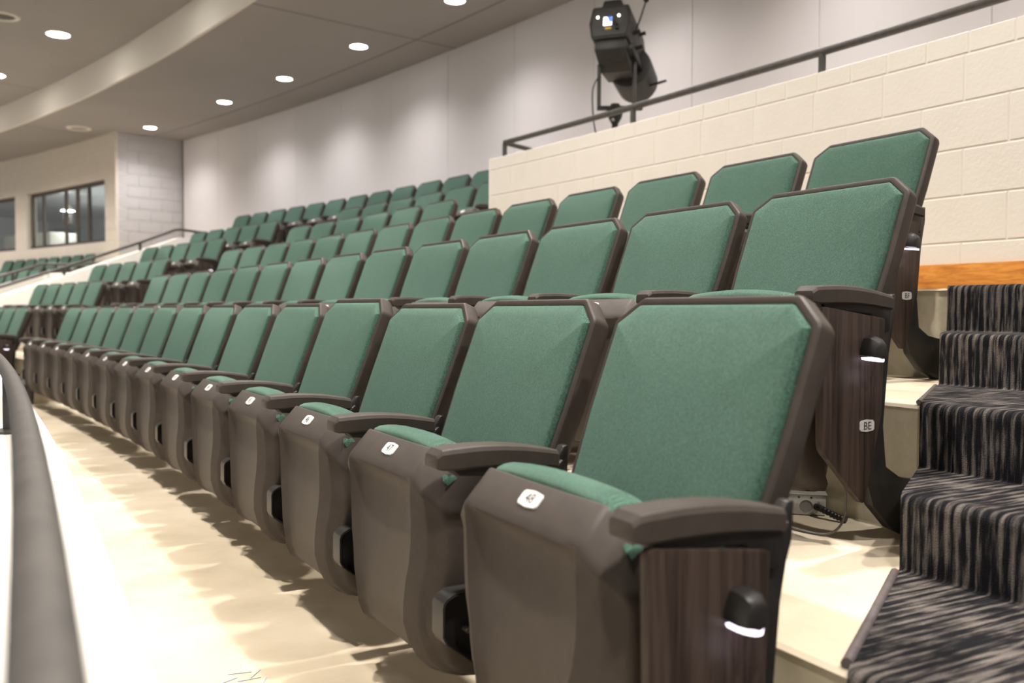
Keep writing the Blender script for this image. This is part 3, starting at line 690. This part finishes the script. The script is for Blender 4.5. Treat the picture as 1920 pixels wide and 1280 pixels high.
def chair(row, arcpos, label, group, right_end=False, left_end=False, number=None, letters=None, backlift=0.0, rho=None, zf=None, sc=1.0, glow=False):
    r = R0 + (ROW_D[row] if rho is None else rho); a = PHI0 + arcpos / r
    t = empty('auditorium_chair', (CX + r*math.cos(a), CY + r*math.sin(a), ROW_Z[row] if zf is None else zf), a - PI/2)
    t.scale = (sc, sc, sc); tag(t, label, 'chair', group)
    bs = obj('back_shell', me_shell, 'plastic', t); bc = obj('back_cushion', me_back, 'fabric', t); bs.location.z = bc.location.z = backlift; bs.location.y = bc.location.y = backlift * .2
    pl = obj('number_plate', me_plate, 'plate_white', t)
    for q in (obj('seat_shell', me_seat, 'plastic', t), obj('seat_cushion', me_cush, 'fabric', t), pl): q.location.z = -.007
    if number: obj('number', lettering(str(number), .0245, B0 + BN*.0029, X, BUP, BN, None, ('n', number)), 'grey_ink', pl)
    for s in ((1, -1) if left_end else (1,)):
        obj('armrest', ARM[s], 'plastic', t); obj('arm_base', ABASE[s], 'black_metal', t); obj('stanchion', STAN[s], 'black_metal', t); obj('back_bracket', BBR[s], 'black_metal', t)
        if not (right_end and s == 1):
            h = obj('hinge_bracket', HINGE[s], 'black_metal', t); obj('bolt', me_bolt[s], 'steel', h)
    if right_end:
        p = obj('end_panel', me_panel, 'laminate', t)
        if letters:
            q = obj('row_plate', me_rowplate, 'plate_silver', p)
            L = lettering(letters, .024, Vector((UP_ + .0024, -.118, .2672)), Ydir, Zdir, X, None, ('l', letters)); obj('row_letters', L, 'ink', p)
        h = obj('aisle_light', me_hood, 'black_metal', t); obj('lens', me_lens, 'aisle_lens', h)
        if glow:
            ld = bpy.data.lights.new('aisle_glow', 'POINT'); ld.energy = .018; ld.color = (.95, .86, 1); ld.shadow_soft_size = .02
            lo = bpy.data.objects.new('aisle_glow', ld); COL.objects.link(lo); lo.parent = t; lo.location = (UP_ + .035, -.117, .375)
    return t
O1 = [-.0013,.0038,-.007,-.0004,-.0063,.0025,.0088,.0124,.012,.0055,-.0024,-.0072,-.01,-.0097]
O2 = [.0172,.0021,-.006,-.0099,-.0183,-.0112,-.0062,.0025,.0085,.0093,.0072,.0036,.0012,.0001]
O3 = [.0113,.0008,-.0048,.0013,.0017,-.0023,-.0047,-.0035,-.0014,.0004,-.0001,.0005,.0004,.0002]
PI_ = .56
for k in range(14):
    num = 48 - k
    if k == 0: lb = 'nearest green front row chair, plate 48, with wood side panel and aisle light'
    elif k < 8: lb = f'green front row chair with seat plate {num}, {ORD[k]} from the stairs'
    else: lb = f'green front row chair, {ORD[k]} from the near stairs'
    chair(0, k*PI_ + O1[k], lb, 'front row chairs', k == 0, k == 13, num if k < 10 else None, None, {2: -.005, 3: .013}.get(k, 0), glow=True)
for k in range(14):
    lb = 'green second row end chair with plate BE on its wood side panel' if k == 0 else f'green second row chair, {ORD[k]} from the near stairs'
    chair(1, .4476 + k*PI_ + O2[k], lb, 'second row chairs', k == 0, k == 13, letters='BE' if k == 0 else None, glow=True)
for k in range(14):
    lb = 'green third row end chair with plate BF before the block wall' if k == 0 else f'green third row chair, {ORD[k]} from the near stairs'
    chair(2, .9969 + k*PI_ + O3[k], lb, 'third row chairs', k == 0, k == 13, letters='BF' if k == 0 else None, glow=True)
for k in range(6): chair(3, 5.7104 + k*PI_, f'green chair in the short fourth row, {ORD[k]} from its right end', 'fourth row chairs', k == 0, k == 5)
for k in range(6): chair(4, 6.6135 + (k-1)*PI_, f'green chair in the fifth row left of the block wall, {ORD[k]} from its right end', 'fifth row chairs', k == 0, k == 5)
for k in range(12): chair(5, 7.9545 + (k-1)*PI_, f'dark green top row chair against the grey wall, {ORD[k]} from the right', 'top row chairs', False, k == 11)
for r_, s0 in enumerate([9.4346, 9.8775, 10.4128, 10.8242, 10.9847]):
    for k in range(5 if r_ else 3):
        chair(r_, s0 + k*PI_, f'green chair in the {ORD[r_]} row of the far left block, {ORD[k]} from its right end', 'far left block chairs', k == 0, k == 4 or (r_ == 0 and k == 2))
# seats below the booth window
for k in range(8): chair(0, (15.88 + .49*k) * (R0 + 2.93) / R0, f'dark green chair below the booth window, {ORD[k]} from the right', 'chairs below the booth window', False, k == 7, rho=2.93, zf=1.06, sc=.88)
for k in range(4): chair(0, (15.95 + .49*k) * (R0 + 2.05) / R0, f'dark green chair behind the shorter handrail, {ORD[k]} from the right', 'chairs behind the shorter handrail', False, k == 3, rho=2.05, zf=.76, sc=.88)
obj('tier', mesh('tier', *arc(rect(2.3, 3.25, .75, 1.06), 14.6, 20.5)), 'concrete', fl)

# ================================================================== SMALL THINGS
# ---- metal junction box with flexible conduit and cable behind the nearest chair
jb = tag(empty('junction_box', (.757, 2.27, ROW_Z[1]), -.22), 'galvanised metal junction box on the concrete behind the nearest chair', 'junction box')
obj('body', bevelled('body', box(-.06, .035, -.02, .035, .002, .052), .002), 'zinc', jb)
obj('cover', bevelled('cover', box(-.064, .038, -.024, .04, .0525, .0565), .001), 'zinc', jb)
obj('knockout', mesh('knockout', *[([(x - .012, -.0212 + z, y + .024) for x, y, z in lathe([(.016, .002), (.016, -.0005), (.0145, -.0005), (.0145, .001)], 20)[0]]), lathe([(.016, .002), (.016, -.0005), (.0145, -.0005), (.0145, .001)], 20)[1]], 40), 'grey_cable', jb)
for x in (-.03, .0): obj('screw_hole', mesh('screw_hole', *[([(a + x, -.0212 + z, b + .046) for a, b, z in lathe([(.0028, .001), (.0028, -.0006)], 10)[0]]), lathe([(.0028, .001), (.0028, -.0006)], 10)[1]]), 'ink', jb)
pts = smoothpath([(.012, -.022, .024), (.022, -.045, .024), (.05, -.07, .014), (.075, -.085, .008)], 16)
obj('flexible_conduit', mesh('flexible_conduit', *tube(pts, [.0085 if i % 4 < 2 else .0068 for i in range(len(pts))], 12), 60), 'black_metal', jb)
obj('screw', mesh('screw', *[([(a + .018, -.0215 + z, b + .034) for a, b, z in lathe([(.004, .001), (.004, -.003), (.002, -.004)], 10)[0]]), lathe([(.004, .001), (.004, -.003), (.002, -.004)], 10)[1]], 40), 'steel', jb)
cw = [P(.745, .455, ROW_Z[1] + .02), P(.70, .43, ROW_Z[1] + .006), P(.68, .35, ROW_Z[1] + .004), P(.70, .27, ROW_Z[1] + .006), P(.735, .255, ROW_Z[1] + .04), P(.745, .26, ROW_Z[1] + .11), P(.74, .26, ROW_Z[1] + .16)]
cb = obj('cable', mesh('cable', *tube(smoothpath(cw, 8), .003, 8), 60), 'grey_cable', jb, 'thin grey cable'); bpy.context.view_layer.update(); cb.matrix_parent_inverse = jb.matrix_world.inverted()
# ---- blue chalk scribble on the front floor
V, F = [], []
for i, (dx, dy, a, ln) in enumerate([(0, 0, .3, .05), (.02, .03, 1.4, .045), (.045, .01, .5, .05), (.07, .035, 1.6, .04), (.09, .0, .2, .05), (.03, -.03, .9, .04)]):
    c = P(-.478 + dy, .873 - dx, .0012); d = Vector((math.cos(a), math.sin(a), 0)) * ln/2; w = Vector((-d.y, d.x, 0)).normalized() * .0016
    V, F = join((V, F), ([c-d-w, c+d-w, c+d+w, c-d+w, c-d-w+Vector((0,0,.0008)), c+d-w+Vector((0,0,.0008)), c+d+w+Vector((0,0,.0008)), c-d+w+Vector((0,0,.0008))], [(0,1,2,3), (7,6,5,4), (0,4,5,1), (1,5,6,2), (2,6,7,3), (3,7,4,0)]))
tag(obj('chalk_mark', mesh('chalk_mark', V, F), 'chalk_blue'), 'faint pale blue chalk scribble on the front concrete floor', 'mark')

# ---- follow spot on the platform
fs = empty('follow_spot', (.78, 6.80, 1.30), 0.0); fs.scale = (1.1, 1.1, 1.1)
tag(fs, 'black follow spotlight on a yoke stand above the block wall', 'spotlight')
# local frame: x to the right of the photograph, y away, z up; floor of the platform at z = 0
def fso(name, vf, mat, par=fs, bev=None, sm=40):
    return obj(name, bevelled(name, vf, bev) if bev else mesh(name, vf[0], vf[1], sm), mat, par)
HB = 1.485                                               # height of the rear housing centre
def tilt(v, a=math.radians(11), yaw=math.radians(-20), o=Vector((-.04, 0, HB - .02))):
    v = Vector(v); y, z = v.y, v.z                      # tip the head forward (its nose points away and down), then turn it
    v = Vector((v.x, y*math.cos(a) + z*math.sin(a), -y*math.sin(a) + z*math.cos(a)))
    return Vector((v.x*math.cos(yaw) - v.y*math.sin(yaw), v.x*math.sin(yaw) + v.y*math.cos(yaw), v.z)) + o
def tl(vf): return [tilt(v) for v in vf[0]], vf[1]
face = rpoly([(-.125, -.09), (.125, -.09), (.145, .02), (.125, .135), (-.125, .135), (-.145, .02)], [.02]*6, 0, 3)
hs = fso('rear_housing', tl(prism(face, 'y', -.05, .42)), 'spot_body', bev=.008)
fso('control_panel', tl(prism(rpoly([(-.11, -.075), (.11, -.075), (.125, .02), (.11, .12), (-.11, .12), (-.125, .02)], [.015]*6, 0, 3), 'y', -.055, -.049)), 'spot_body', hs)
fso('screen', tl(box(-.045, .012, -.0585, -.056, -.005, .055)), 'screen_white', hs)
fso('screen_image', tl(prism([(-.02, .055), (.012, .055), (.012, .02), (-.003, .012)], 'y', -.0600, -.0587)), 'screen_blue', hs)
fso('warning_label', tl(box(-.032, .012, -.058, -.056, -.033, -.019)), 'yellow_label', hs)
for x in (-.085, .06): fso('indicator', tl(([(a + x, -.056 - z, b + .058) for a, b, z in lathe([(.008, 0), (.008, .006), (.004, .009)], 12)[0]], lathe([(.008, 0), (.008, .006), (.004, .009)], 12)[1])), 'led_white', hs)
for x, z_ in ((.03, .012), (.045, -.005), (.05, -.03)): fso('knob', tl(([(a + x, -.056 - z, b + z_) for a, b, z in lathe([(.012, 0), (.011, .018), (.006, .02)], 14)[0]], lathe([(.012, 0), (.011, .018), (.006, .02)], 14)[1])), 'black_metal', hs)
fso('top_cover', tl(prism([(-.08, .13), (.08, .13), (.06, .20), (-.06, .20)], 'y', -.02, .4)), 'spot_body', bev=.01)
fso('lower_housing', tl(prism([(-.03, -.09), (.38, -.09), (.38, -.21), (.17, -.235), (-.03, -.165)], 'x', -.105, .11)), 'spot_body', bev=.008)
dv = lathe([(.12, .0), (.15, .01), (.155, .05), (.15, .30), (.12, .32)], 28)
fso('lens_barrel', tl(([(b + .05, z + .34, a - .115) for a, b, z in dv[0]], dv[1])), 'spot_body', sm=35)
fso('side_rail', tl(box(.13, .15, .0, .45, -.16, -.12)), 'black_metal', bev=.004)
for zz, yy in ((-.02, .06), (-.08, .16), (.05, .22)): fso('lever_knob', tl(tube([(.13, yy, zz), (.185, yy, zz + .01)], .014, 10)), 'black_metal')
fso('focus_lever', tl(tube([(.135, .1, .0), (.17, .09, .09), (.215, .05, .20)], .006, 8)), 'black_metal')
bl = lathe([(.001, -.02), (.012, -.017), (.019, -.008), (.021, 0), (.019, .008), (.012, .017), (.001, .02)], 14)
fso('lever_ball', tl(([(a + .217, b + .048, z + .21) for a, b, z in bl[0]], bl[1])), 'black_metal')
fso('crank_handle', tl(tube([(.17, .50, -.20), (.24, .46, -.205), (.30, .44, -.20)], .010, 8)), 'black_metal')
yk = HB - .53
fso('yoke_arm', box(-.125, -.10, .1, .14, yk, yk + .30), 'rail_paint', bev=.004)
fso('yoke_arm', box(.12, .145, .1, .14, yk, yk + .44), 'rail_paint', bev=.004)
fso('yoke_base', box(-.125, .19, .095, .145, yk - .012, yk + .014), 'black_metal', bev=.004)
fso('pivot', lathe([(.02, -.16), (.022, -.11), (.045, -.07), (.06, -.01), (.04, .012), (.03, .03)], 20, (.0, .12, yk)), 'black_metal', sm=35)
fso('clamp_knob', lathe([(.010, -.008), (.012, 0), (.010, .008)], 12, (-.02, .07, yk - .09)), 'steel', sm=40)
fso('stand_column', tube([(0, .12, .25), (0, .12, yk - .10)], .022, 14), 'black_metal')
for a in (.5, 2.6, 4.7): fso('stand_leg', tube([(0, .12, .42), (.34*math.cos(a), .12 + .34*math.sin(a), .015)], .014, 10), 'black_metal')
fso('power_cable', tube(smoothpath([(-.12, .1, HB - .32), (-.16, .08, HB - .42), (-.155, .06, HB - .62), (-.125, .05, HB - .80), (-.11, .05, .4), (-.2, .0, .01)], 8), .005, 8), 'black_metal', sm=60)
